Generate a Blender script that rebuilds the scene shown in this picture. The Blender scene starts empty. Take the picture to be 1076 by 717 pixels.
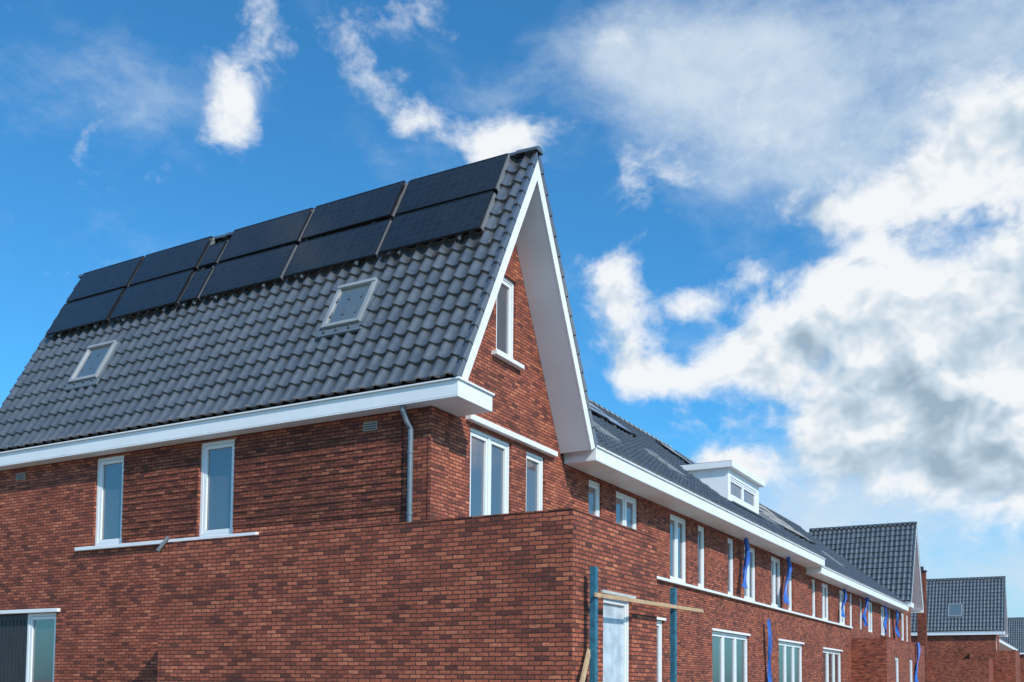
import bpy, math, random
from mathutils import Vector, Matrix
random.seed(7)
S=bpy.context.scene
# ------------------------------------------------------------------ helpers
def new_mat(name):
    m=bpy.data.materials.new(name); m.use_nodes=True
    nt=m.node_tree; b=nt.nodes['Principled BSDF']
    return m,nt,b
def N(nt,t,**k):
    n=nt.nodes.new(t)
    for a,v in k.items(): setattr(n,a,v)
    return n
def simple(name,col,rough=0.6,metal=0.0,var=0.12,scale=3.0,bump=0.0,spec=None):
    m,nt,b=new_mat(name)
    tc=N(nt,'ShaderNodeTexCoord'); no=N(nt,'ShaderNodeTexNoise'); no.inputs['Scale'].default_value=scale; no.inputs['Detail'].default_value=4
    nt.links.new(tc.outputs['Object'],no.inputs['Vector'])
    cr=N(nt,'ShaderNodeValToRGB')
    cr.color_ramp.elements[0].position=.3; cr.color_ramp.elements[1].position=.7
    cr.color_ramp.elements[0].color=(*[c*(1-var) for c in col],1); cr.color_ramp.elements[1].color=(*[min(1,c*(1+var)) for c in col],1)
    nt.links.new(no.outputs['Fac'],cr.inputs['Fac']); nt.links.new(cr.outputs['Color'],b.inputs['Base Color'])
    b.inputs['Roughness'].default_value=rough; b.inputs['Metallic'].default_value=metal
    if spec is not None: b.inputs['Specular IOR Level'].default_value=spec
    if bump>0:
        bp=N(nt,'ShaderNodeBump'); bp.inputs['Strength'].default_value=bump; bp.inputs['Distance'].default_value=.01
        n2=N(nt,'ShaderNodeTexNoise'); n2.inputs['Scale'].default_value=60
        nt.links.new(tc.outputs['Object'],n2.inputs['Vector'])
        nt.links.new(n2.outputs['Fac'],bp.inputs['Height']); nt.links.new(bp.outputs['Normal'],b.inputs['Normal'])
    return m
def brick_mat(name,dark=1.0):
    m,nt,b=new_mat(name); L=nt.links.new
    uv=N(nt,'ShaderNodeUVMap')
    wn=N(nt,'ShaderNodeTexNoise'); wn.inputs['Scale'].default_value=9; wn.inputs['Detail'].default_value=2
    L(uv.outputs['UV'],wn.inputs['Vector'])
    sub=N(nt,'ShaderNodeVectorMath',operation='MULTIPLY_ADD'); sub.inputs[1].default_value=(.016,.018,0); sub.inputs[2].default_value=(-.008,-.009,0); L(wn.outputs['Color'],sub.inputs[0])
    add=N(nt,'ShaderNodeVectorMath',operation='ADD'); L(uv.outputs['UV'],add.inputs[0]); L(sub.outputs[0],add.inputs[1])
    br=N(nt,'ShaderNodeTexBrick'); L(add.outputs[0],br.inputs['Vector'])
    br.offset=.5; br.offset_frequency=2
    for k,v in (('Scale',1.0),('Mortar Size',.0075),('Mortar Smooth',.35),('Bias',0.0),('Brick Width',.178),('Row Height',.0545)):
        br.inputs[k].default_value=v
    br.inputs['Color1'].default_value=(0,0,0,1); br.inputs['Color2'].default_value=(1,1,1,1); br.inputs['Mortar'].default_value=(.5,.5,.5,1)
    cr=N(nt,'ShaderNodeValToRGB'); e=cr.color_ramp.elements
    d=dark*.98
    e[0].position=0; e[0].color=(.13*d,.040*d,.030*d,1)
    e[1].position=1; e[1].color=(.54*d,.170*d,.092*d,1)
    for p,c in ((.15,(.23*d,.062*d,.041*d,1)),(.5,(.36*d,.093*d,.054*d,1)),(.85,(.43*d,.120*d,.067*d,1))):
        x=e.new(p); x.color=c
    L(br.outputs['Color'],cr.inputs['Fac'])
    n1=N(nt,'ShaderNodeTexNoise'); n1.inputs['Scale'].default_value=22; n1.inputs['Detail'].default_value=5; n1.inputs['Roughness'].default_value=.75
    L(uv.outputs['UV'],n1.inputs['Vector'])
    mr=N(nt,'ShaderNodeMapRange'); mr.inputs[1].default_value=.3; mr.inputs[2].default_value=.7; mr.inputs[3].default_value=.58; mr.inputs[4].default_value=1.38
    L(n1.outputs['Fac'],mr.inputs[0])
    n2=N(nt,'ShaderNodeTexNoise'); n2.inputs['Scale'].default_value=.9; n2.inputs['Detail'].default_value=4
    L(uv.outputs['UV'],n2.inputs['Vector'])
    mr2=N(nt,'ShaderNodeMapRange'); mr2.inputs[1].default_value=.3; mr2.inputs[2].default_value=.7; mr2.inputs[3].default_value=.78; mr2.inputs[4].default_value=1.17
    L(n2.outputs['Fac'],mr2.inputs[0])
    mu=N(nt,'ShaderNodeMath',operation='MULTIPLY'); L(mr.outputs[0],mu.inputs[0]); L(mr2.outputs[0],mu.inputs[1])
    vm=N(nt,'ShaderNodeVectorMath',operation='SCALE'); L(cr.outputs['Color'],vm.inputs[0]); L(mu.outputs[0],vm.inputs['Scale'])
    mx=N(nt,'ShaderNodeMix',data_type='RGBA'); L(br.outputs['Fac'],mx.inputs[0]); L(vm.outputs[0],mx.inputs[6])
    mx.inputs[7].default_value=(.050*d,.034*d,.030*d,1)
    L(mx.outputs[2],b.inputs['Base Color'])
    b.inputs['Roughness'].default_value=.85; b.inputs['Specular IOR Level'].default_value=.3
    h2=N(nt,'ShaderNodeMath',operation='MULTIPLY_ADD'); L(br.outputs['Fac'],h2.inputs[0]); h2.inputs[1].default_value=-1; L(br.outputs['Color'],h2.inputs[2])
    bp=N(nt,'ShaderNodeBump'); bp.inputs['Strength'].default_value=.8; bp.inputs['Distance'].default_value=.009
    L(h2.outputs[0],bp.inputs['Height']); L(bp.outputs['Normal'],b.inputs['Normal'])
    return m
def tile_mat(name):
    m,nt,b=new_mat(name); L=nt.links.new
    uv=N(nt,'ShaderNodeUVMap'); fl=N(nt,'ShaderNodeVectorMath',operation='FLOOR'); L(uv.outputs['UV'],fl.inputs[0])
    wn=N(nt,'ShaderNodeTexWhiteNoise'); L(fl.outputs[0],wn.inputs['Vector'])
    cr=N(nt,'ShaderNodeValToRGB'); cr.color_ramp.elements[0].color=(.064,.065,.070,1); cr.color_ramp.elements[1].color=(.092,.093,.099,1)
    L(wn.outputs['Value'],cr.inputs['Fac'])
    tc=N(nt,'ShaderNodeTexCoord'); n1=N(nt,'ShaderNodeTexNoise'); n1.inputs['Scale'].default_value=7; n1.inputs['Detail'].default_value=5; L(tc.outputs['Object'],n1.inputs['Vector'])
    mr=N(nt,'ShaderNodeMapRange'); mr.inputs[1].default_value=.3; mr.inputs[2].default_value=.7; mr.inputs[3].default_value=.88; mr.inputs[4].default_value=1.12; L(n1.outputs['Fac'],mr.inputs[0])
    vm=N(nt,'ShaderNodeVectorMath',operation='SCALE'); L(cr.outputs['Color'],vm.inputs[0]); L(mr.outputs[0],vm.inputs['Scale'])
    L(vm.outputs[0],b.inputs['Base Color'])
    mr3=N(nt,'ShaderNodeMapRange'); mr3.inputs[1].default_value=.3; mr3.inputs[2].default_value=.7; mr3.inputs[3].default_value=.24; mr3.inputs[4].default_value=.34; L(n1.outputs['Fac'],mr3.inputs[0])
    L(mr3.outputs[0],b.inputs['Roughness']); b.inputs['Specular IOR Level'].default_value=1.0
    b.inputs['Coat Weight'].default_value=1.0; b.inputs['Coat Roughness'].default_value=.13; b.inputs['Coat IOR'].default_value=1.7
    return m
def glass_mat(name,base,refl=.3):
    m,nt,b=new_mat(name); L=nt.links.new
    b.inputs['Base Color'].default_value=(*base,1); b.inputs['Roughness'].default_value=.6
    g=N(nt,'ShaderNodeBsdfGlossy'); g.inputs['Roughness'].default_value=.03; g.inputs['Color'].default_value=(.95,.90,.92,1)
    tc=N(nt,'ShaderNodeTexCoord'); n1=N(nt,'ShaderNodeTexNoise'); n1.inputs['Scale'].default_value=.8; n1.inputs['Detail'].default_value=1; L(tc.outputs['Object'],n1.inputs['Vector'])
    bp=N(nt,'ShaderNodeBump'); bp.inputs['Strength'].default_value=.3; bp.inputs['Distance'].default_value=.03; L(n1.outputs['Fac'],bp.inputs['Height']); L(bp.outputs['Normal'],g.inputs['Normal'])
    fr=N(nt,'ShaderNodeFresnel'); fr.inputs['IOR'].default_value=1.5
    ad=N(nt,'ShaderNodeMath',operation='ADD',use_clamp=True); ad.inputs[1].default_value=refl; L(fr.outputs[0],ad.inputs[0])
    mx=N(nt,'ShaderNodeMixShader'); L(ad.outputs[0],mx.inputs[0]); L(b.outputs[0],mx.inputs[1]); L(g.outputs[0],mx.inputs[2])
    L(mx.outputs[0],nt.nodes['Material Output'].inputs['Surface'])
    return m
def panel_mat(name):
    m,nt,b=new_mat(name); L=nt.links.new
    uv=N(nt,'ShaderNodeUVMap'); br=N(nt,'ShaderNodeTexBrick'); L(uv.outputs['UV'],br.inputs['Vector']); br.offset=0
    for k,v in (('Scale',1.0),('Mortar Size',.004),('Mortar Smooth',.1),('Brick Width',.16),('Row Height',.155)): br.inputs[k].default_value=v
    br.inputs['Color1'].default_value=(.014,.015,.018,1); br.inputs['Color2'].default_value=(.019,.020,.024,1); br.inputs['Mortar'].default_value=(.035,.037,.043,1)
    L(br.outputs['Color'],b.inputs['Base Color']); b.inputs['Roughness'].default_value=.12; b.inputs['Specular IOR Level'].default_value=.62
    return m
BR=brick_mat('red_brick'); BRD=brick_mat('red_brick_dark',.74)  # second one is a darker brick, for relief panels, coping and chimney
WH=simple('white_painted_wood',(.80,.80,.82),.45,var=.04,scale=2)
WS=simple('white_window_frame',(.78,.79,.81),.3,var=.02,scale=2)
TI=tile_mat('anthracite_roof_tile'); GL=glass_mat('window_glass',(.06,.062,.068),.18); GLS=glass_mat('skylight_glass',(.10,.12,.12),.22)
PA=panel_mat('solar_cell'); PF=simple('panel_frame',(.03,.03,.034),.4,.6,var=.05); AL=simple('aluminium_rail',(.33,.33,.35),.45,.6,var=.05)
ZI=simple('zinc_grey',(.16,.19,.22),.45,.3,var=.1,scale=8); DK=simple('dark_door',(.035,.037,.045),.5,var=.2,scale=4)
FR=simple('skylight_frame',(.34,.35,.36),.4,.2,var=.1)
BLK=simple('dark_trim',(.03,.032,.036),.5,var=.1); CO=simple('concrete_coping',(.5,.49,.47),.85,var=.12,scale=6,bump=.3)
TE=simple('teal_painted_steel',(.03,.14,.21),.5,var=.3,scale=12); WD=simple('pine_plank',(.50,.33,.19),.8,var=.2,scale=14,bump=.4)
BL=simple('blue_tarpaulin',(.025,.12,.46),.5,var=.2,scale=6); FI=simple('protective_film',(.48,.54,.60),.35,var=.25,scale=5,bump=.6)
GR=simple('sandy_soil',(.27,.22,.16),.95,var=.25,scale=.6,bump=.5); PV=simple('paving_brick',(.22,.17,.15),.9,var=.2,scale=4,bump=.4); KB=simple('kerb_concrete',(.38,.38,.37),.9,var=.1,scale=5)
BEIGE=simple('vent_plastic',(.30,.24,.20),.6,var=.1)
class MB:
    def __init__(s): s.v=[];s.f=[];s.m=[];s.uv=[];s.mats=[];s.sm=[]
    def mi(s,mat):
        if mat not in s.mats: s.mats.append(mat)
        return s.mats.index(mat)
    def poly(s,pts,mat,uv=None,smooth=False):
        pts=[Vector(p) for p in pts]; b=len(s.v); s.v+=pts; s.f.append(tuple(range(b,b+len(pts)))); s.m.append(s.mi(mat)); s.sm.append(smooth)
        if uv is None:
            n=(pts[1]-pts[0]).cross(pts[2]-pts[0]); a=[abs(c) for c in n]
            if a[0]>=a[1] and a[0]>=a[2]: uv=[(p.y,p.z) for p in pts]
            elif a[1]>=a[2]: uv=[(p.x,p.z) for p in pts]
            else: uv=[(p.x,p.y) for p in pts]
        s.uv+=uv
    def hexa(s,c,mat,uvtop=None):
        for q in ((3,2,1,0),(4,5,6,7),(0,1,5,4),(1,2,6,5),(2,3,7,6),(3,0,4,7)):
            s.poly([c[i] for i in q],mat, uvtop if (uvtop and q==(4,5,6,7)) else None)
    def box(s,a,b,mat):
        x0,y0,z0=[min(a[i],b[i]) for i in range(3)]; x1,y1,z1=[max(a[i],b[i]) for i in range(3)]
        s.hexa([(x0,y0,z0),(x1,y0,z0),(x1,y1,z0),(x0,y1,z0),(x0,y0,z1),(x1,y0,z1),(x1,y1,z1),(x0,y1,z1)],mat)
    def obj(s,name,parent=None,bevel=0):
        me=bpy.data.meshes.new(name); me.from_pydata(s.v,[],s.f); 
        for m in s.mats: me.materials.append(m)
        me.polygons.foreach_set('material_index',s.m); me.polygons.foreach_set('use_smooth',s.sm)
        ul=me.uv_layers.new(name='UVMap'); ul.data.foreach_set('uv',[c for t in s.uv for c in t])
        me.update()
        o=bpy.data.objects.new(name,me); S.collection.objects.link(o)
        if parent: o.parent=parent
        if bevel:
            md=o.modifiers.new('weld','WELD'); md.merge_threshold=.0004
            md=o.modifiers.new('bevel','BEVEL'); md.width=bevel; md.segments=2; md.limit_method='ANGLE'
        return o
def empty(name,loc=(0,0,0)):
    o=bpy.data.objects.new(name,None); S.collection.objects.link(o); o.empty_display_size=.5
    return o
def W3(ax,c,sg,u,o,z):
    return (c+sg*o,u,z) if ax=='x' else (u,c+sg*o,z)
def wall(mb,ax,c,sg,u0,u1,z0,z1,holes,mat,depth=.16):
    us=sorted(set([u0,u1]+[h[0] for h in holes]+[h[1] for h in holes])); zs=sorted(set([z0,z1]+[h[2] for h in holes]+[h[3] for h in holes]))
    us=[u for u in us if u0<=u<=u1]; zs=[z for z in zs if z0<=z<=z1]
    for i in range(len(us)-1):
        for j in range(len(zs)-1):
            uc=(us[i]+us[i+1])/2; zc=(zs[j]+zs[j+1])/2
            if any(h[0]<uc<h[1] and h[2]<zc<h[3] for h in holes): continue
            mb.poly([W3(ax,c,sg,a,0,b) for a,b in ((us[i],zs[j]),(us[i+1],zs[j]),(us[i+1],zs[j+1]),(us[i],zs[j+1]))],mat)
    for h in holes: reveal(mb,ax,c,sg,h,mat,depth)
def reveal(mb,ax,c,sg,h,mat,depth=.16):
    a,b,z0,z1=h[:4]
    for p,q in (((a,z0),(b,z0)),((b,z0),(b,z1)),((b,z1),(a,z1)),((a,z1),(a,z0))):
        mb.poly([W3(ax,c,sg,p[0],0,p[1]),W3(ax,c,sg,q[0],0,q[1]),W3(ax,c,sg,q[0],-depth,q[1]),W3(ax,c,sg,p[0],-depth,p[1])],mat)
def wbox(mb,ax,c,sg,u0,u1,o0,o1,z0,z1,mat):
    mb.box(W3(ax,c,sg,u0,o0,z0),W3(ax,c,sg,u1,o1,z1),mat)
def window(fb,gb,ax,c,sg,u0,u1,z0,z1,lights=1,glass=None,fw=.055,sw=.055,rec=.045,ratio=None):
    g=glass or GL; e=.002
    u0+=e;u1-=e;z0+=e;z1-=e
    o1=-rec; o0=-rec-.09
    wbox(fb,ax,c,sg,u0,u1,o0,o1,z0,z0+fw,WS); wbox(fb,ax,c,sg,u0,u1,o0,o1,z1-fw,z1,WS)
    cuts=[u0+(u1-u0)*i/lights for i in range(lights+1)]
    if ratio: cuts=[u0+(u1-u0)*r for r in ratio]
    wbox(fb,ax,c,sg,u0,u0+fw,o0,o1,z0+fw,z1-fw,WS); wbox(fb,ax,c,sg,u1-fw,u1,o0,o1,z0+fw,z1-fw,WS)
    for k in cuts[1:-1]: wbox(fb,ax,c,sg,k-fw/2,k+fw/2,o0,o1,z0+fw,z1-fw,WS)
    for i in range(len(cuts)-1):
        a=cuts[i]+(fw if i==0 else fw/2)+.006; b=cuts[i+1]-(fw if i==len(cuts)-2 else fw/2)-.006
        za=z0+fw+.006; zb=z1-fw-.006; p1=o1-.012; p0=o0+.02
        wbox(fb,ax,c,sg,a,b,p0,p1,za,za+sw,WS); wbox(fb,ax,c,sg,a,b,p0,p1,zb-sw,zb,WS)
        wbox(fb,ax,c,sg,a,a+sw,p0,p1,za+sw,zb-sw,WS); wbox(fb,ax,c,sg,b-sw,b,p0,p1,za+sw,zb-sw,WS)
        tw=[random.uniform(-.004,.004) for _ in range(3)]+[0]
        gb.poly([W3(ax,c,sg,q[0],p1-.034+tw[k],q[1]) for k,q in enumerate(((a+sw,za+sw),(b-sw,za+sw),(b-sw,zb-sw),(a+sw,zb-sw)))],g)
        wbox(fb,ax,c,sg,a+sw,b-sw,p1-.028,p1-.016,za+sw,za+sw+.008,BLK)
    gb.poly([W3(ax,c,sg,q[0],o0-.01,q[1]) for q in ((u0,z0),(u1,z0),(u1,z1),(u0,z1))],BLK)
def tiles(name,parent,O,u,v,ulen,vlen,tw=.25,th=.33,per=8):
    O=Vector(O);u=Vector(u).normalized();v=Vector(v).normalized();n=u.cross(v)
    if n.z<0: n=-n
    nc=max(1,round(ulen/tw)); tw=ulen/nc; nr=max(1,round(vlen/th)); th=vlen/nr
    V=[];F=[];UV=[];SM=[]
    def prof(t):
        t=t%1.0
        return .052*math.sin(math.pi*t/.45) if t<.45 else -.016*math.sin(math.pi*(t-.45)/.55)
    for r in range(nr):
        b=len(V); npt=nc*per+1
        jit=[(random.uniform(-.003,.004),random.uniform(-.004,.004)) for _ in range(nc+1)]
        for k in range(3):
            for i in range(npt):
                t=i/per; c=min(int(t),nc-1); p=prof(t); j=jit[c]
                if k==0: vv=r*th+j[1]
                elif k==1: vv=r*th+j[1]; hh=p+.058+j[0]
                else: vv=(r+1)*th+.02; hh=p+.010+j[0]*.3
                if k==0: hh=p+.002
                V.append(O+u*(t*tw)+v*vv+n*hh)
        b2=len(V)
        for i in range(npt): V.append(V[b+npt+i].copy())
        for i in range(npt-1):
            F.append((b+npt+i,b+npt+i+1,b+2*npt+i+1,b+2*npt+i)); SM.append(True)
            x0=i/per;x1=(i+1)/per-.0001
            UV+=[(x0,r+.01),(x1,r+.01),(x1,r+.99),(x0,r+.99)]
            F.append((b+i,b+i+1,b2+i+1,b2+i)); SM.append(False)
            UV+=[(x0,r+.01),(x1,r+.01),(x1,r+.02),(x0,r+.02)]
    me=bpy.data.meshes.new(name); me.from_pydata(V,[],F); me.materials.append(TI)
    me.polygons.foreach_set('use_smooth',SM)
    ul=me.uv_layers.new(name='UVMap'); ul.data.foreach_set('uv',[c for t in UV for c in t]); me.update()
    o=bpy.data.objects.new(name,me); S.collection.objects.link(o); o.parent=parent
    return o
def ridge_caps(mb,A,B,r=.11,seg=.36):
    A=Vector(A);B=Vector(B);d=(B-A);L=d.length;d.normalize();side=d.cross(Vector((0,0,1))).normalized();n=max(1,round(L/seg));s=L/n
    for i in range(n):
        r0=r*1.12;r1=r*.95
        P=A+d*(s*i);Q=A+d*(s*(i+1)+.02)
        K=8
        ra=[P+side*(math.cos(math.pi*k/K)*r0)+Vector((0,0,math.sin(math.pi*k/K)*r0*.8)) for k in range(K+1)]
        rb=[Q+side*(math.cos(math.pi*k/K)*r1)+Vector((0,0,math.sin(math.pi*k/K)*r1*.8)) for k in range(K+1)]
        for k in range(K): mb.poly([ra[k],ra[k+1],rb[k+1],rb[k]],TI,uv=[(i+.1,900.1)]*4,smooth=False)
        mb.poly(ra,TI,uv=[(i+.1,900.1)]*(K+1)); mb.poly(rb,TI,uv=[(i+.1,900.1)]*(K+1))
def sweep(mb,pts,r,mat,K=12):
    pts=[Vector(p) for p in pts]; rings=[]
    for i,p in enumerate(pts):
        d=(pts[min(i+1,len(pts)-1)]-pts[max(i-1,0)]).normalized()
        a=d.cross(Vector((0,1,0))) if abs(d.z)>=.9 else d.cross(Vector((0,0,1)))
        a.normalize(); b=d.cross(a)
        rings.append([p+a*(math.cos(2*math.pi*k/K)*r)+b*(math.sin(2*math.pi*k/K)*r) for k in range(K)])
    for i in range(len(rings)-1):
        for k in range(K): mb.poly([rings[i][k],rings[i][(k+1)%K],rings[i+1][(k+1)%K],rings[i+1][k]],mat,smooth=True)
    mb.poly(rings[0],mat);mb.poly(rings[-1],mat)
# ------------------------------------------------------------------ dimensions
E=1.6
XV=-7.518; XW=-8.149; YF=12.019; YE=11.774; WID=4.6; ZE=5.815; ZR=10.135; XL=-18.56; ZB=5.576
YR=YE+WID/2; YB=YE+WID
SL=math.hypot(WID/2,ZR-ZE); CS=(WID/2)/SL; SN=(ZR-ZE)/SL
SUNV=Vector((.70,-.34,.63)).normalized()
def slope_pt(x,s,h=0,side=-1,yr=None,ze=ZE):
    yr=YR if yr is None else yr
    y=yr+side*(WID/2)-side*CS*s
    return Vector((x,y+side*SN*h,ze+SN*s+CS*h))
def cross_gable(name,yr,xl,xv,xw,detail=True):
    """house with ridge along X and a gable facing +X"""
    H=empty(name)
    ye=yr-WID/2; yb=yr+WID/2; yf=ye+.245; ybk=yb-.245
    for sd,nm in ((-1,'roof_tiles_front'),(1,'roof_tiles_back')):
        O=slope_pt(xl,.10,-.005,sd,yr)
        tiles(nm,H,O,(1,0,0),(0,-sd*CS,SN),xv-xl,SL-.13,per=8 if detail else 5)
    mb=MB(); ridge_caps(mb,(xl,yr,ZR+.02),(xv+.02,yr,ZR+.02),r=.12)
    for xe,d in ((xv,-1),(xl,1)):
        for sd in (-1,1):
            def q(x,s,h): return slope_pt(x,s,h,sd,yr)
            a,b=(xe-.03,xe+.004) if d<0 else (xe-.004,xe+.03)
            nseg=15; 
            for k in range(nseg):
                s0=.02+k*(SL-.02)/nseg; s1=.02+(k+1)*(SL-.02)/nseg+.02
                lo=-.035; A0,B0=a-.02,b+.012
                mb.hexa([q(A0,s0,lo),q(B0,s0,lo),q(B0,s1,lo),q(A0,s1,lo),q(A0,s0,.082),q(B0,s0,.082),q(B0,s1,.045),q(A0,s1,.045)],TI)
    ro=mb.obj('ridge_and_verge_tiles',H)
    tb=MB()
    for xe,d,xwall in ((xv,-1,xw),(xl,1,xl+.3)):
        for sd in (-1,1):
            def q(x,s,h): return slope_pt(x,s,h,sd,yr)
            a,b=(xe-.03,xe) if d<0 else (xe,xe+.03)
            def sr(h): return SL+SN*h/CS
            tb.hexa([q(a,0,-.20),q(b,0,-.20),q(b,sr(-.20),-.20),q(a,sr(-.20),-.20),q(a,0,-.037),q(b,0,-.037),q(b,sr(-.037),-.037),q(a,sr(-.037),-.037)],WH)
            c,e2=(xwall-.02,a-.001) if d<0 else (b+.001,xwall+.02)
            tb.hexa([q(c,0,-.19),q(e2,0,-.19),q(e2,sr(-.19),-.19),q(c,sr(-.19),-.19),q(c,0,-.16),q(e2,0,-.16),q(e2,sr(-.16),-.16),q(c,sr(-.16),-.16)],WH)
    return H,tb,ye,yb,yf,ybk
# ================================================================== MAIN HOUSE
H,tb,_,_,_,_=cross_gable('brick_house',YR,XL,XV,XW)
fb=MB(); gb=MB(); wb=MB()
XE=XL+.30
w1=(-15.345,-14.592,3.95,5.54); w2=(-12.763,-11.963,3.95,5.54)
d1=(-18.2,-16.28,0.15,2.80)
wall(wb,'y',YF,-1,XE,XW,0,ZB+.05,[w1,w2,d1],BR)
window(fb,gb,'y',YF,-1,*w1); window(fb,gb,'y',YF,-1,*w2)
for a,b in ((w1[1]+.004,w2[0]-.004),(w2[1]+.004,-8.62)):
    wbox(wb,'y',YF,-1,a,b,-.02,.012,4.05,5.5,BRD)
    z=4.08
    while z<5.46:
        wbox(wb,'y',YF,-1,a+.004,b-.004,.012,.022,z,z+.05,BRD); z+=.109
wbox(fb,'y',YF,-1,d1[0],-17.16,-.12,-.06,d1[2],d1[3],DK)
for i in range(9): wbox(fb,'y',YF,-1,-18.15+i*.108,-18.135+i*.108,-.06,-.05,.2,2.7,BLK)
window(fb,gb,'y',YF,-1,-17.15,d1[1],d1[2],d1[3])
wbox(tb,'y',YF,-1,-18.25,-16.17,-.05,.07,2.803,2.87,WH)
wbox(tb,'y',YF,-1,-15.75,-11.4,-.04,.07,3.885,3.947,WH)
g1=(13.13,14.42,3.95,5.54); g2=(14.93,15.62,3.95,5.54); g3=(13.88,14.52,6.90,8.28)
wall(wb,'x',XW,1,YF,YB,0,ZB+.12,[g1,g2],BR)
def topz(y): return ZR-abs(y-YR)*(ZR-ZE)/(WID/2)-.19/CS
zb=ZB+.12
ys=YR-(topz(YR)-zb)/((ZR-ZE)/(WID/2)); ye_=2*YR-ys
P=lambda y,z:(XW,y,z)
wb.poly([P(ys,zb),P(g3[0],zb),P(g3[0],topz(g3[0]))],BR)
wb.poly([P(g3[0],zb),P(g3[1],zb),P(g3[1],g3[2]),P(g3[0],g3[2])],BR)
wb.poly([P(g3[0],g3[3]),P(g3[1],g3[3]),P(g3[1],topz(g3[1])),P(YR,topz(YR)),P(g3[0],topz(g3[0]))],BR)
wb.poly([P(g3[1],zb),P(ye_,zb),P(g3[1],topz(g3[1]))],BR)
reveal(wb,'x',XW,1,g3,BR)
window(fb,gb,'x',XW,1,*g1,lights=2); window(fb,gb,'x',XW,1,*g2); window(fb,gb,'x',XW,1,*g3)
wbox(wb,'x',XW,1,YF-.012,12.48,-.02,.03,0,ZB-.002,BR)
wbox(tb,'x',XW,1,13.74,14.66,-.04,.10,6.83,6.897,WH)
wbox(tb,'x',XW,1,12.98,15.92,-.04,.10,5.60,5.69,WH)
wbox(tb,'x',XW,1,13.0,15.8,-.04,.06,3.885,3.947,WH)
wb.poly([(XE,YF,0),(XE,YB-.245,0),(XE,YB-.245,ZB),(XE,YR,topz(YR)),(XE,YF,ZB)],BR)
wb.poly([(XE,YB-.245,0),(-13,YB-.245,0),(-13,YB-.245,ZB+.1),(XE,YB-.245,ZB+.1)],BR)
def eave_y(tb,y0,sg,x0,x1,zt=ZE,zb=ZB,back=.30):
    ya,yb2=(y0,y0+back) if sg<0 else (y0-back,y0)
    tb.box((x0,ya,zb),(x1,yb2,zb+.02),WH)
    yf=(y0,y0+.02) if sg<0 else (y0-.02,y0)
    tb.box((x0,yf[0],zb+.021),(x1,yf[1],zt),WH)
    tb.box((x0,y0-.035,zt+.001),(x1,y0+.035,zt+.026),WH)
eave_y(tb,YE,-1,XL,XV)
tb.box((XW+.032,YE+.021,ZB+.001),(XV-.001,12.72,ZE-.001),WH)
tb.box((XV-.03,YE-.03,ZE+.002),(XV+.03,12.74,ZE+.033),WH)
eave_y(tb,YB,1,XL,-13.0)
tb.obj('fascia_and_trim',H,bevel=.006); wb.obj('brick_walls',H); fb.obj('window_frames',H,bevel=.004); gb.obj('window_panes',H)
db=MB()
for sd in (-1,1):
    q=lambda x,s,h: slope_pt(x,s,h,sd)
    db.poly([q(XL+.03,0,-.06),q(XV-.03,0,-.06),q(XV-.03,SL-.11,-.06),q(XL+.03,SL-.11,-.06)],BLK)
db.obj('roof_deck',H)
def skylight(H,x0,x1,s0,s1,P):
    mb=MB(); h0=-.02;h1=.12;t=.065
    def bx(a,b,c,d,e,f,m): mb.hexa([P(a,c,e),P(b,c,e),P(b,d,e),P(a,d,e),P(a,c,f),P(b,c,f),P(b,d,f),P(a,d,f)],m)
    bx(x0,x1,s0,s0+t,h0,h1,FR);bx(x0,x1,s1-t,s1,h0,h1+.015,FR);bx(x0,x0+t,s0+t,s1-t,h0,h1,FR);bx(x1-t,x1,s0+t,s1-t,h0,h1,FR)
    bx(x0-.07,x1+.07,s0-.16,s0-.002,.03,.075,ZI)
    bx(x0+t,x1-t,s0+t,s1-t,h1-.06,h1-.035,GLS)
    bx(x0-.06,x0-.002,s0,s1,.0,.08,ZI);bx(x1+.002,x1+.06,s0,s1,.0,.08,ZI)
    mb.obj('skylight',H,bevel=.004)
skylight(H,-10.55,-9.78,1.56,2.50,slope_pt); skylight(H,-16.68,-15.90,1.52,2.44,slope_pt)
mb=MB()
sweep(mb,[(-8.50,YF-.18,5.60),(-8.50,YF-.18,5.50),(-8.47,YF-.12,5.36),(-8.44,YF-.065,5.25),(-8.44,YF-.062,3.2),(-8.44,YF-.062,.1)],.042,ZI)
for z in (4.9,4.0): 
    sweep(mb,[(-8.44,YF-.062,z),(-8.44,YF-.062,z+.03)],.052,ZI)
mb.obj('downpipe',H)
mb=MB()
for x in (-9.2,-17.42):
    wbox(mb,'y',YF,-1,x-.13,x+.13,-.01,.035,5.33,5.46,BEIGE)
    for k in range(3): wbox(mb,'y',YF,-1,x-.11,x+.11,.035,.04,5.35+k*.035,5.362+k*.035,BLK)
mb.obj('wall_vents',H)
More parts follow.
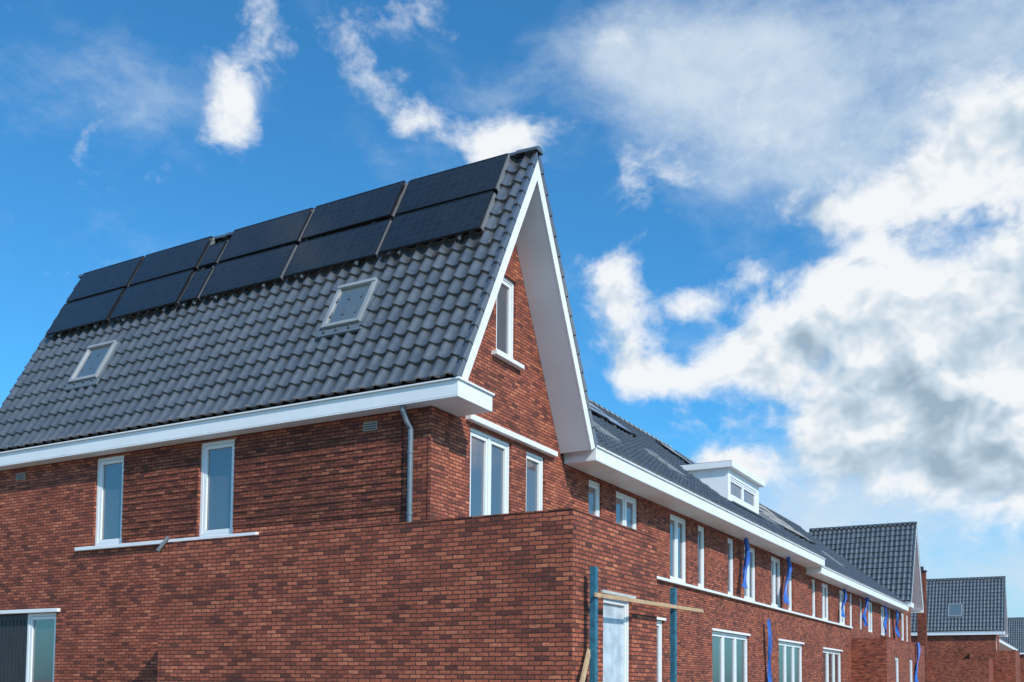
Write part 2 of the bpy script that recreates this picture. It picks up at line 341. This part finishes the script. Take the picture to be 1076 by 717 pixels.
# ================================================================== BRICK EXTENSION
XF=-5.116;YX=10.515;ZF=3.606;XFL=-11.909;YX2=13.167
A=empty('brick_extension'); wb=MB();fb=MB();gb=MB()
dr=(11.37,12.28,.15,2.70)
wall(wb,'x',XF,1,YX,YX2,0,ZF,[dr],BR)
wall(wb,'y',YX,-1,XFL,XF,0,ZF,[],BR)
wall(wb,'x',XFL,-1,YX,YF,0,ZF,[],BR)
wall(wb,'y',YX2,1,XW,XF,0,ZF,[],BR)
T=.21
wb.poly([(XFL+T,YX+T,ZF),(XF-T,YX+T,ZF),(XF-T,YX+T,ZF-.25),(XFL+T,YX+T,ZF-.25)],BR)
wb.poly([(XF-T,YX+T,ZF),(XF-T,YX2-T,ZF),(XF-T,YX2-T,ZF-.25),(XF-T,YX+T,ZF-.25)],BR)
for a,b in (((XFL-.004,YX-.006),(XF+.006,YX+T)),((XF-T,YX+T+.001),(XF+.006,YX2-T-.001)),((XFL-.004,YX+T+.001),(XFL+T,YF-.001)),((XW+.001,YX2-T),(XF+.006,YX2+.006))):
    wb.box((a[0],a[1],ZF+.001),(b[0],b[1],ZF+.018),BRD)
wb.poly([(XFL,YX+T,ZF-.25),(XF-T,YX+T,ZF-.25),(XF-T,YX2-T,ZF-.25),(XFL,YX2-T,ZF-.25)],ZI)
wb.obj('brick_walls',A)
window(fb,gb,'x',XF,1,*dr,glass=FI,fw=.05,sw=.04)
wbox(fb,'x',XF,1,11.3,12.35,-.1,.03,2.703,2.74,CO)
fb.obj('door_frame',A,bevel=.004);gb.obj('door_panel',A)
mb=MB(); sweep(mb,[(-11.75,YX-.01,3.70),(-11.8,YX-.03,3.62),(-11.9,YX-.06,3.50)],.03,AL); mb.obj('overflow_pipe',A)
# ================================================================== TERRACE ROW
RX=-13.04
def terrace(name,y0,y1,dx,dz,wins,gwins,ledge=None,valley0=None):
    R=empty(name); wb=MB();fb=MB();gb=MB();tb=MB()
    xe=XV+dx; ze=ZE+dz; zb=ZB+dz
    wall(wb,'x',XW,1,y0,y1,0,zb+.03,wins+gwins,BR)
    for w in wins: window(fb,gb,'x',XW,1,*w,lights=2 if w[1]-w[0]>.9 else 1)
    for w in gwins:
        window(fb,gb,'x',XW,1,*w,lights=3 if w[1]-w[0]>2 else 1)
        wbox(tb,'x',XW,1,w[0]-.05,w[1]+.05,-.03,.04,w[3]+.002,w[3]+.06,WH)
    if ledge: wbox(tb,'x',XW,1,ledge[0],ledge[1],-.04,.09,3.885,3.947,WH)
    tb.box((XW-.02,y0,zb),(xe,y1,zb+.02),WH); tb.box((xe-.02,y0,zb+.021),(xe,y1,ze),WH); tb.box((xe-.03,y0,ze+.001),(xe+.03,y1,ze+.03),WH)
    tb.box((XW-.02,y0,zb+.021),(xe-.021,y0+.02,ze+.05),WH); tb.box((XW-.02,y1-.02,zb+.021),(xe-.021,y1,ze+.05),WH)
    sl=math.hypot(xe-RX,ZR+dz-ze); c=(xe-RX)/sl; s=(ZR+dz-ze)/sl
    tiles('roof_tiles_front',R,(xe-c*.07,y0,ze+s*.07),(0,1,0),(-c,0,s),y1-y0,sl-.07,per=6)
    if valley0 is not None:
        k=1.1; tiles('roof_tiles_valley',R,(xe-c*k,valley0,ze+s*k),(0,1,0),(-c,0,s),y0-valley0,sl-k,per=6)
    xb=2*RX-xe
    tiles('roof_tiles_back',R,(xb,y0,ze),(0,1,0),(c,0,s),y1-y0,sl,per=3)
    mb=MB(); ridge_caps(mb,(RX,y0,ZR+dz+.02),(RX,y1,ZR+dz+.02),r=.13,seg=.4); mb.obj('ridge_tiles',R)
    for yy in (y0+.01,y1-.01):
        wb.poly([(XW,yy,0),(XW,yy,zb),(xe,yy,ze-.03),(RX,yy,ZR+dz-.06),(xb,yy,ze-.03),(xb+.6,yy,0)],BR)
    wb.poly([(xb+.6,y0,0),(xb+.6,y1,0),(xb+.6,y1,zb),(xb+.6,y0,zb)],BR)
    wb.obj('brick_walls',R);fb.obj('window_frames',R,bevel=.004);gb.obj('window_panes',R);tb.obj('fascia_and_trim',R,bevel=.006)
    P=lambda y,ss,h:Vector((xe-c*ss+s*h,y,ze+s*ss+c*h))
    return R,P,sl
za,zb_=3.95,5.50
wins=[(17.42,18.02,za,zb_),(18.72,19.9,za,zb_),(21.8,22.95,za,zb_),(23.72,24.3,za,zb_),(26.1,26.7,za,zb_),(27.6,28.8,za,zb_),(30.4,31.6,za,zb_),(32.4,33.0,za,zb_)]
gw=[(20.3,21.4,.4,3.0),(24.8,28.0,.4,2.95),(31.2,34.3,.4,2.95)]
R1,P1,SL1=terrace('terraced_house_row',YB,34.8,0,0,wins,gw,ledge=(YB,34.8),valley0=YR)
wins2=[(35.7,36.3,za,5.3),(37.2,38.4,za,5.3),(40.2,41.4,za,5.3),(42.2,42.8,za,5.3),(44.3,44.9,za,5.3),(46.2,47.4,za,5.3),(49.4,50.6,za,5.3),(51.6,52.2,za,5.3)]
R2,P2,SL2=terrace('terraced_house_row',34.8,54.4,-.12,-.22,wins2,[(37.3,40.5,.4,2.9)],ledge=(34.8,42.3))
def dormer(R,y0,y1,xf,z0,z1):
    mb=MB();fb=MB();gb=MB()
    xbk=XV-(z1-ZE)*(XV-RX)/(ZR-ZE)-.1
    w=(y0+.22,y1-.22,z0+.13,z1-.2)
    wall(mb,'x',xf,1,y0,y1,z0-.25,z1,[w],WH,depth=.1)
    window(fb,gb,'x',xf,1,*w,lights=2,rec=.02)
    for y in (y0,y1): mb.poly([(xf,y,z0-.25),(xf,y,z1),(xbk,y,z1)],WH)
    mb.box((xbk-.1,y0-.13,z1+.001),(xf+.16,y1+.13,z1+.17),WH); mb.box((xbk-.1,y0-.10,z1+.172),(xf+.13,y1+.10,z1+.19),ZI)
    mb.box((xf+.001,y0-.02,z0-.06),(xf+.16,y1+.02,z0-.02),ZI)
    mb.obj('dormer',R,bevel=.005);fb.obj('dormer_window_frame',R,bevel=.004);gb.obj('dormer_window_pane',R)
dormer(R1,27.6,30.7,-8.6,6.75,7.68)
for y in (19.3,23.4,32.2): skylight(R1,y,y+.8,1.5,2.5,lambda a,b,h:P1(a,b,h))
for y in (37.5,43.5): skylight(R2,y,y+.8,1.5,2.5,lambda a,b,h:P2(a,b,h))
# ================================================================== SOLAR PANELS
def solar(name,P,cells,h=.13):
    pr=empty(name); mb=MB(); fr=MB()
    for a,b,c,d in cells:
        g=.016;a+=g;b-=g;c+=g;d-=g
        tl=[random.uniform(-.008,.008) for _ in range(3)]
        def PP(x,s,hh): return P(x,s,hh+tl[0]+tl[1]*(x-a)+tl[2]*(s-c))
        def hx(m,mt,a,b,c,d,e,f,uv=None,Q=PP): m.hexa([Q(a,c,e),Q(b,c,e),Q(b,d,e),Q(a,d,e),Q(a,c,f),Q(b,c,f),Q(b,d,f),Q(a,d,f)],mt,uvtop=uv)
        hx(mb,PA,a+.018,b-.018,c+.018,d-.018,h,h+.033,[(0,0),(b-a,0),(b-a,d-c),(0,d-c)])
        t=.018
        hx(fr,PF,a,b,c,c+t,h,h+.037);hx(fr,PF,a,b,d-t,d,h,h+.037);hx(fr,PF,a,a+t,c+t,d-t,h,h+.037);hx(fr,PF,b-t,b,c+t,d-t,h,h+.037)
        for k in (.2,.8):
            xx=a+(b-a)*k; hx(fr,AL,xx-.02,xx+.02,c-.06,d+.03,h-.055,h-.012,Q=P)
        hx(fr,AL,b+.002,b+.022,c+.02,d-.02,h-.06,h+.010,Q=P)
    mb.obj('panels',pr);fr.obj('frames_and_rails',pr)
xs=[(-9.94,-7.98),(-12.0,-10.0),(-14.02,-12.06)]
cells=[]
for lo,hi in ((3.06,3.96),(4.0,4.9)):
    for a,b in xs: cells.append((a,b,lo,hi))
    cells+=[(-16.46,-14.58,lo,hi),(-18.36,-16.50,lo,hi)]
cells+=[(-14.54,-14.06,3.06,3.90),(-14.54,-14.06,4.0,4.62)]
solar('solar_panel_array',slope_pt,cells)
def grid(y0,n,w,s0,m,hh): return [(y0+i*w,y0+(i+1)*w-.03,s0+j*hh,s0+(j+1)*hh-.03) for i in range(n) for j in range(m)]
solar('solar_panel_array',P1,grid(18.0,4,1.9,3.9,3,.97))
solar('solar_panel_array',P1,grid(31.3,2,1.7,3.2,3,.97))
solar('solar_panel_array',P2,grid(36.3,5,1.7,3.2,3,.97))
# ================================================================== FAR HOUSES
def far_house(yr,xl,xv,wside=True,name='brick_house'):
    xw=xv-.63
    H,tb,ye,yb,yf,ybk=cross_gable(name,yr,xl,xv,xw,detail=False)
    wb=MB();fb=MB();gb=MB()
    h=[]
    if wside:
        h=[(xl+1.2,xl+2.0,3.95,5.4),(xl+3.4,xl+4.2,3.95,5.4)]
    wall(wb,'y',yf,-1,xl+.3,xw,0,ZB+.05,h,BR)
    for q in h: window(fb,gb,'y',yf,-1,*q)
    w=[(yr-1.2,yr-.2,3.95,5.4),(yr+.5,yr+1.2,3.95,5.4)]
    wall(wb,'x',xw,1,yf,ybk,0,ZB+.12,w,BR)
    for q in w: window(fb,gb,'x',xw,1,*q)
    wb.poly([(xw,yf,ZB+.12),(xw,ybk,ZB+.12),(xw,yr,ZR-.4)],BR)
    wb.poly([(xl+.3,yf,0),(xl+.3,ybk,0),(xl+.3,ybk,ZB),(xl+.3,yr,ZR-.4),(xl+.3,yf,ZB)],BR)
    wb.poly([(xl+.3,ybk,0),(xw,ybk,0),(xw,ybk,ZB+.1),(xl+.3,ybk,ZB+.1)],BR)
    eave_y(tb,ye,-1,xl,xv); eave_y(tb,yb,1,xl,xv)
    tb.box((xw+.01,ye+.021,ZB+.001),(xv-.001,ye+.95,ZE-.001),WH)
    wb.obj('brick_walls',H);fb.obj('window_frames',H);gb.obj('window_panes',H);tb.obj('fascia_and_trim',H)
    return H
far_house(56.7,RX,XV)
h3=far_house(87.8,-18,-5.2); skylight(h3,-9.2,-8.2,1.4,2.5,lambda a,b,h:slope_pt(a,b,h,-1,87.8))
far_house(141,-16,-.8)
R4,P4,_=terrace('terraced_house_row',90.1,125.0,1.2,-.1,[(92+4*i,93.2+4*i,za,5.3) for i in range(8)],[])
def annex(x0,x1,y0,y1,z,holes=[]):
    A=empty('brick_extension'); wb=MB();fb=MB();gb=MB()
    wall(wb,'x',x1,1,y0,y1,0,z,holes,BR); wall(wb,'y',y0,-1,x0,x1,0,z,[],BR); wall(wb,'y',y1,1,x0,x1,0,z,[],BR)
    if x0!=XW: wall(wb,'x',x0,-1,y0,y1,0,z,[],BR)
    wb.poly([(x0,y0,z),(x1,y0,z),(x1,y1,z),(x0,y1,z)],ZI)
    for q in holes: window(fb,gb,'x',x1,1,*q)
    wbox(wb,'x',x1,1,y0-.02,y1+.02,-.2,.02,z+.002,z+.05,BR)
    wb.obj('brick_walls',A); 
    if holes: fb.obj('window_frames',A);gb.obj('window_panes',A)
annex(XW,-6.8,42.4,53.5,3.5,[(44.5,45.6,.4,2.8),(48.5,49.6,.4,2.8)])
annex(-12.5,-5.9,80.0,85.7,3.6); annex(-7.5,-4.4,84.0,90,4.3)
mb=MB(); mb.box((-10.6,79.6,0),(-10.0,80.2,10.0),BRD); mb.box((-10.66,79.54,10.002),(-9.94,80.26,10.1),BLK); mb.box((-10.45,79.75,10.102),(-10.15,80.05,10.4),BLK); mb.obj('brick_chimney')
# ================================================================== SITE ITEMS
def post(x,y,z1,w=.075):
    mb=MB(); mb.box((x-w/2,y-w/2,0),(x+w/2,y+w/2,z1),TE); mb.box((x-w,y-w,0),(x+w,y+w,.012),TE)
    for k in range(int(z1/.3)): mb.box((x+w/2,y-.012,.2+k*.3),(x+w/2+.004,y+.012,.224+k*.3),BLK)
    mb.obj('scaffold_post',bevel=.004)
post(-4.98,10.80,2.96); post(-4.98,13.45,2.94)
mb=MB(); mb.hexa([(-4.94,10.72,2.60),(-4.915,10.72,2.60),(-4.915,14.55,2.66),(-4.94,14.55,2.66),(-4.94,10.72,2.65),(-4.915,10.72,2.65),(-4.915,14.55,2.71),(-4.94,14.55,2.71)],WD); mb.obj('wooden_plank',bevel=.003)
mb=MB(); mb.hexa([(-4.98,10.1,1.0),(-4.94,10.1,1.0),(-4.94,10.16,1.0),(-4.98,10.16,1.0),(-5.05,10.78,2.02),(-5.01,10.78,2.02),(-5.01,10.84,2.02),(-5.05,10.84,2.02)],WD)
mb.hexa([(-4.98,9.5,0.0),(-4.94,9.5,0.0),(-4.94,9.56,0.0),(-4.98,9.56,0.0),(-4.98,10.1,.999),(-4.94,10.1,.999),(-4.94,10.16,.999),(-4.98,10.16,.999)],WD); mb.obj('timber_prop',bevel=.003)
def tarp(x,y,z0,z1,w):
    mb=MB(); n=14; ph=random.uniform(0,6); rows=[]
    for i in range(n+1):
        t=i/n; ww=w*(.35+.65*abs(math.sin(ph+t*5.0)))*(.6+.5*t); a=.6*math.sin(ph+t*6)
        cy=y+.12*math.sin(ph*1.3+t*3.5)*w*3; row=[]
        for k in range(7):
            u=(k/6-.5); row.append((x+.05*math.sin(k*1.9+t*4+ph)+.04*math.sin(t*7)+u*ww*math.sin(a)*.4,cy+u*ww*math.cos(a),z1+(z0-z1)*t+.03*math.sin(k*2+ph)))
        rows.append(row)
    for i in range(n):
        for k in range(6): mb.poly([rows[i][k],rows[i][k+1],rows[i+1][k+1],rows[i+1][k]],BL)
    o=mb.obj('blue_tarpaulin_strip'); md=o.modifiers.new('weld','WELD'); md.merge_threshold=.001; 
for a in ((-7.95,27.0,4.2,5.57,.42),(-7.95,31.5,4.1,5.57,.4),(-8.0,29.6,1.2,3.5,.35),(-7.95,44.6,4.1,5.3,.6),(-7.95,49.3,4.0,5.3,.6),(-7.95,52.8,4.0,5.3,.7),(-6.7,50.2,1.5,3.6,.6),(-7.95,40.0,4.2,5.3,.4)): tarp(*a)
# ================================================================== GROUND
mb=MB(); mb.poly([(-900,-900,0),(900,-900,0),(900,900,0),(-900,900,0)],GR); mb.obj('ground')
mb=MB(); mb.poly([(1.0,-60,.004),(7.0,-60,.004),(7.0,300,.004),(1.0,300,.004)],PV); mb.obj('road')
mb=MB(); mb.box((.85,-60,0),(1.0,300,.12),KB); mb.box((-1.2,-60,0),(.848,300,.10),PV); mb.obj('pavement')
# ================================================================== WORLD
W=bpy.data.worlds.new('World'); S.world=W; W.use_nodes=True; nt=W.node_tree; L=nt.links.new
bg=nt.nodes['Background']; bg.inputs['Strength'].default_value=.1
el=math.asin(SUNV.z); az=math.atan2(SUNV.x,SUNV.y)
sk=N(nt,'ShaderNodeTexSky',sky_type='NISHITA'); sk.sun_disc=False; sk.sun_elevation=el; sk.sun_rotation=az; sk.air_density=1.0; sk.dust_density=1.0; sk.ozone_density=2.5
tc=N(nt,'ShaderNodeTexCoord'); D=tc.outputs['Generated']
def M(op,a,b=None,c=None,clamp=False):
    n=N(nt,'ShaderNodeMath',operation=op,use_clamp=clamp)
    for i,v in enumerate((a,b,c)):
        if v is None: continue
        if isinstance(v,(int,float)): n.inputs[i].default_value=v
        else: L(v,n.inputs[i])
    return n.outputs[0]
def V(op,a,b=None,c=None,scale=None):
    n=N(nt,'ShaderNodeVectorMath',operation=op)
    for i,v in enumerate((a,b,c)):
        if v is None: continue
        if isinstance(v,tuple): n.inputs[i].default_value=v
        else: L(v,n.inputs[i])
    if scale is not None:
        if isinstance(scale,(int,float)): n.inputs['Scale'].default_value=scale
        else: L(scale,n.inputs['Scale'])
    return n.outputs['Value'] if op in('LENGTH','DOT_PRODUCT') else n.outputs[0]
def noise(vec,scale,detail=8,rough=.55,out='Fac'):
    n=N(nt,'ShaderNodeTexNoise'); n.inputs['Scale'].default_value=scale; n.inputs['Detail'].default_value=detail; n.inputs['Roughness'].default_value=rough; L(vec,n.inputs['Vector']); return n.outputs[out]
Dz=V('MULTIPLY',D,(1,1,1.25))
Dw=V('ADD',Dz,V('MULTIPLY_ADD',noise(Dz,9,3,.55,'Color'),(.05,.05,.05),(-.025,-.025,-.025)))
sp=N(nt,'ShaderNodeSeparateXYZ'); L(D,sp.inputs[0])
azd=M('MULTIPLY',M('ARCTAN2',M('MULTIPLY',sp.outputs[0],-1),sp.outputs[1]),180/math.pi)
eld=M('MULTIPLY',M('ARCSINE',sp.outputs[2]),180/math.pi)
cb=N(nt,'ShaderNodeCombineXYZ'); L(azd,cb.inputs[0]); L(eld,cb.inputs[1]); AE=cb.outputs[0]
def sstep(v,a,b,c=0.,d=1.):
    n=N(nt,'ShaderNodeMapRange',interpolation_type='SMOOTHSTEP'); n.inputs[1].default_value=a;n.inputs[2].default_value=b;n.inputs[3].default_value=c;n.inputs[4].default_value=d; L(v,n.inputs[0]); return n.outputs[0]
def blobs(lst):
    acc=None
    for a,e,ra,re,w in lst:
        d=V('LENGTH',V('MULTIPLY_ADD',AE,(1/ra,1/re,0),(-a/ra,-e/re,0)))
        g=sstep(d,0,1.9,w,0)
        acc=g if acc is None else M('ADD',acc,g)
    return acc
cum=[
 (30.2,28.4,2.3,1.3,.84),(43.8,31.6,2.2,2.6,.60),(45.6,28.8,1.5,1.6,.54),(37.2,30.0,3.2,1.5,.58),(34.5,29.0,2.0,1.0,.50),(37.3,26.3,1.4,1.0,.60),
 (4.8,26.2,3.0,2.4,.92),(8.5,24.6,2.6,1.5,.75),(12.6,24.4,2.2,1.1,.74),(16,22.0,1.6,.9,.6),
 (9.6,20.6,2.6,1.8,.9),(15.2,18.0,2.6,1.8,.88),(4.5,17.5,7,4.6,.92),(11.5,14.8,4.4,2.6,.82),(5,11.0,8,2.2,.70),
 (23.9,21.8,1.6,1.5,.76),(23.3,18.4,2.0,2.1,.90),(19.4,20.6,2.2,.9,.74),(20.4,17.0,2.8,1.0,.65),(17.4,11.9,2.2,1.1,.8),
 (-2,24,5,5,1.0),(-6,14,9,7,1.1),(-16,26,9,6,.9),(52,14.8,3.2,1.8,.75),(-35,18,14,5,.8),(80,30,10,5,.7),(130,22,16,5,.6),(-150,16,18,5,.7)]
cir=[(23,33.5,5,2.2,.65),(18.5,31.2,5.5,2.4,.9),(12,29.6,7,3.2,1.05),(12.6,26.6,4.5,1.6,.55),(40,29,10,3.5,.38),(2,30,6,4,.9),(6,17,10,6,.6),(7,10.5,12,3.6,1.15),(4,5.0,18,3.8,1.15)]
n1=noise(Dw,9.5,9,.62)
na=noise(Dw,9.5,4,.54)
nb=noise(V('ADD',Dw,(.011,-.004,.022)),9.5,4,.54)
nl=noise(Dw,5.0,2,.5)
far=M('MULTIPLY',M('SUBTRACT',noise(D,2.2,2,.5),.54,clamp=True),.9)
covc=M('MINIMUM',M('ADD',blobs(cum),far),1.0)
dens=M('ADD',covc,M('MULTIPLY_ADD',n1,2.7,-1.35))
alpha=sstep(dens,.26,.88)
dn=M('SUBTRACT',na,nb)
core=M('MINIMUM',blobs([(3.0,17.6,8,4.0,1.0),(5,11.5,11,4.2,1.0),(12.5,13.6,4.8,2.2,.85),(-8,15,9,6,.9),(21,16.2,2.5,1,.3),(11,22.9,2.2,.8,.3)]),1.0)
light=M('MULTIPLY_ADD',dn,4.0,.84)
light=M('ADD',light,M('MULTIPLY_ADD',n1,1.1,-.55))
light=M('ADD',light,sstep(dens,.55,1.15,.20,0))
light=M('SUBTRACT',light,M('MULTIPLY',core,sstep(nl,.30,.62,.16,.48)),clamp=True)
cr=N(nt,'ShaderNodeValToRGB'); e=cr.color_ramp.elements; e[0].position=.05; e[0].color=(.34,.46,.57,1); e[1].position=.88; e[1].color=(.90,.93,.96,1); x=e.new(.45); x.color=(.55,.67,.78,1)
L(light,cr.inputs['Fac'])
cc=V('SCALE',cr.outputs['Color'],scale=10.0)
nv=noise(V('ADD',V('MULTIPLY',Dw,(1,1,1.3)),(3.1,0,0)),5.5,8,.64)
cv=M('MINIMUM',blobs(cir),1.15)
veil=M('MULTIPLY',sstep(M('ADD',cv,M('MULTIPLY_ADD',nv,3.2,-1.6)),.0,1.70),.92)
tint=V('MULTIPLY',sk.outputs[0],(.50,1.44,1.90))
m1=N(nt,'ShaderNodeMix',data_type='RGBA'); L(veil,m1.inputs[0]); L(tint,m1.inputs[6]); m1.inputs[7].default_value=(6.6,7.7,8.8,1)
m2=N(nt,'ShaderNodeMix',data_type='RGBA'); L(alpha,m2.inputs[0]); L(m1.outputs[2],m2.inputs[6]); L(cc,m2.inputs[7])
L(m2.outputs[2],bg.inputs['Color'])
W.cycles.sampling_method='MANUAL'; W.cycles.sample_map_resolution=256
# ================================================================== SUN
sd=bpy.data.lights.new('sun','SUN'); sd.energy=3.9; sd.angle=math.radians(.53); sd.color=(1,.95,.88)
so=bpy.data.objects.new('sun',sd); S.collection.objects.link(so); so.rotation_euler=SUNV.to_track_quat('Z','Y').to_euler(); so.location=(20,-10,30)
# ================================================================== CAMERA
y=math.radians(29.361);t=math.radians(3.364);r=math.radians(.51)
fw=Vector((-math.sin(y)*math.cos(t),math.cos(y)*math.cos(t),math.sin(t))); rt0=Vector((math.cos(y),math.sin(y),0)); up0=rt0.cross(fw)
rt=rt0*math.cos(r)+up0*math.sin(r); up=-rt0*math.sin(r)+up0*math.cos(r)
cd=bpy.data.cameras.new('camera'); co=bpy.data.objects.new('camera',cd); S.collection.objects.link(co)
co.matrix_world=Matrix(((rt.x,up.x,-fw.x,0),(rt.y,up.y,-fw.y,0),(rt.z,up.z,-fw.z,E),(0,0,0,1)))
cd.sensor_width=36; cd.lens=1067.733/1076*36; cd.shift_y=295.956/1076; cd.clip_end=3000; cd.clip_start=.1
S.camera=co
S.view_settings.view_transform='Standard'; S.view_settings.look='None'; S.view_settings.exposure=0
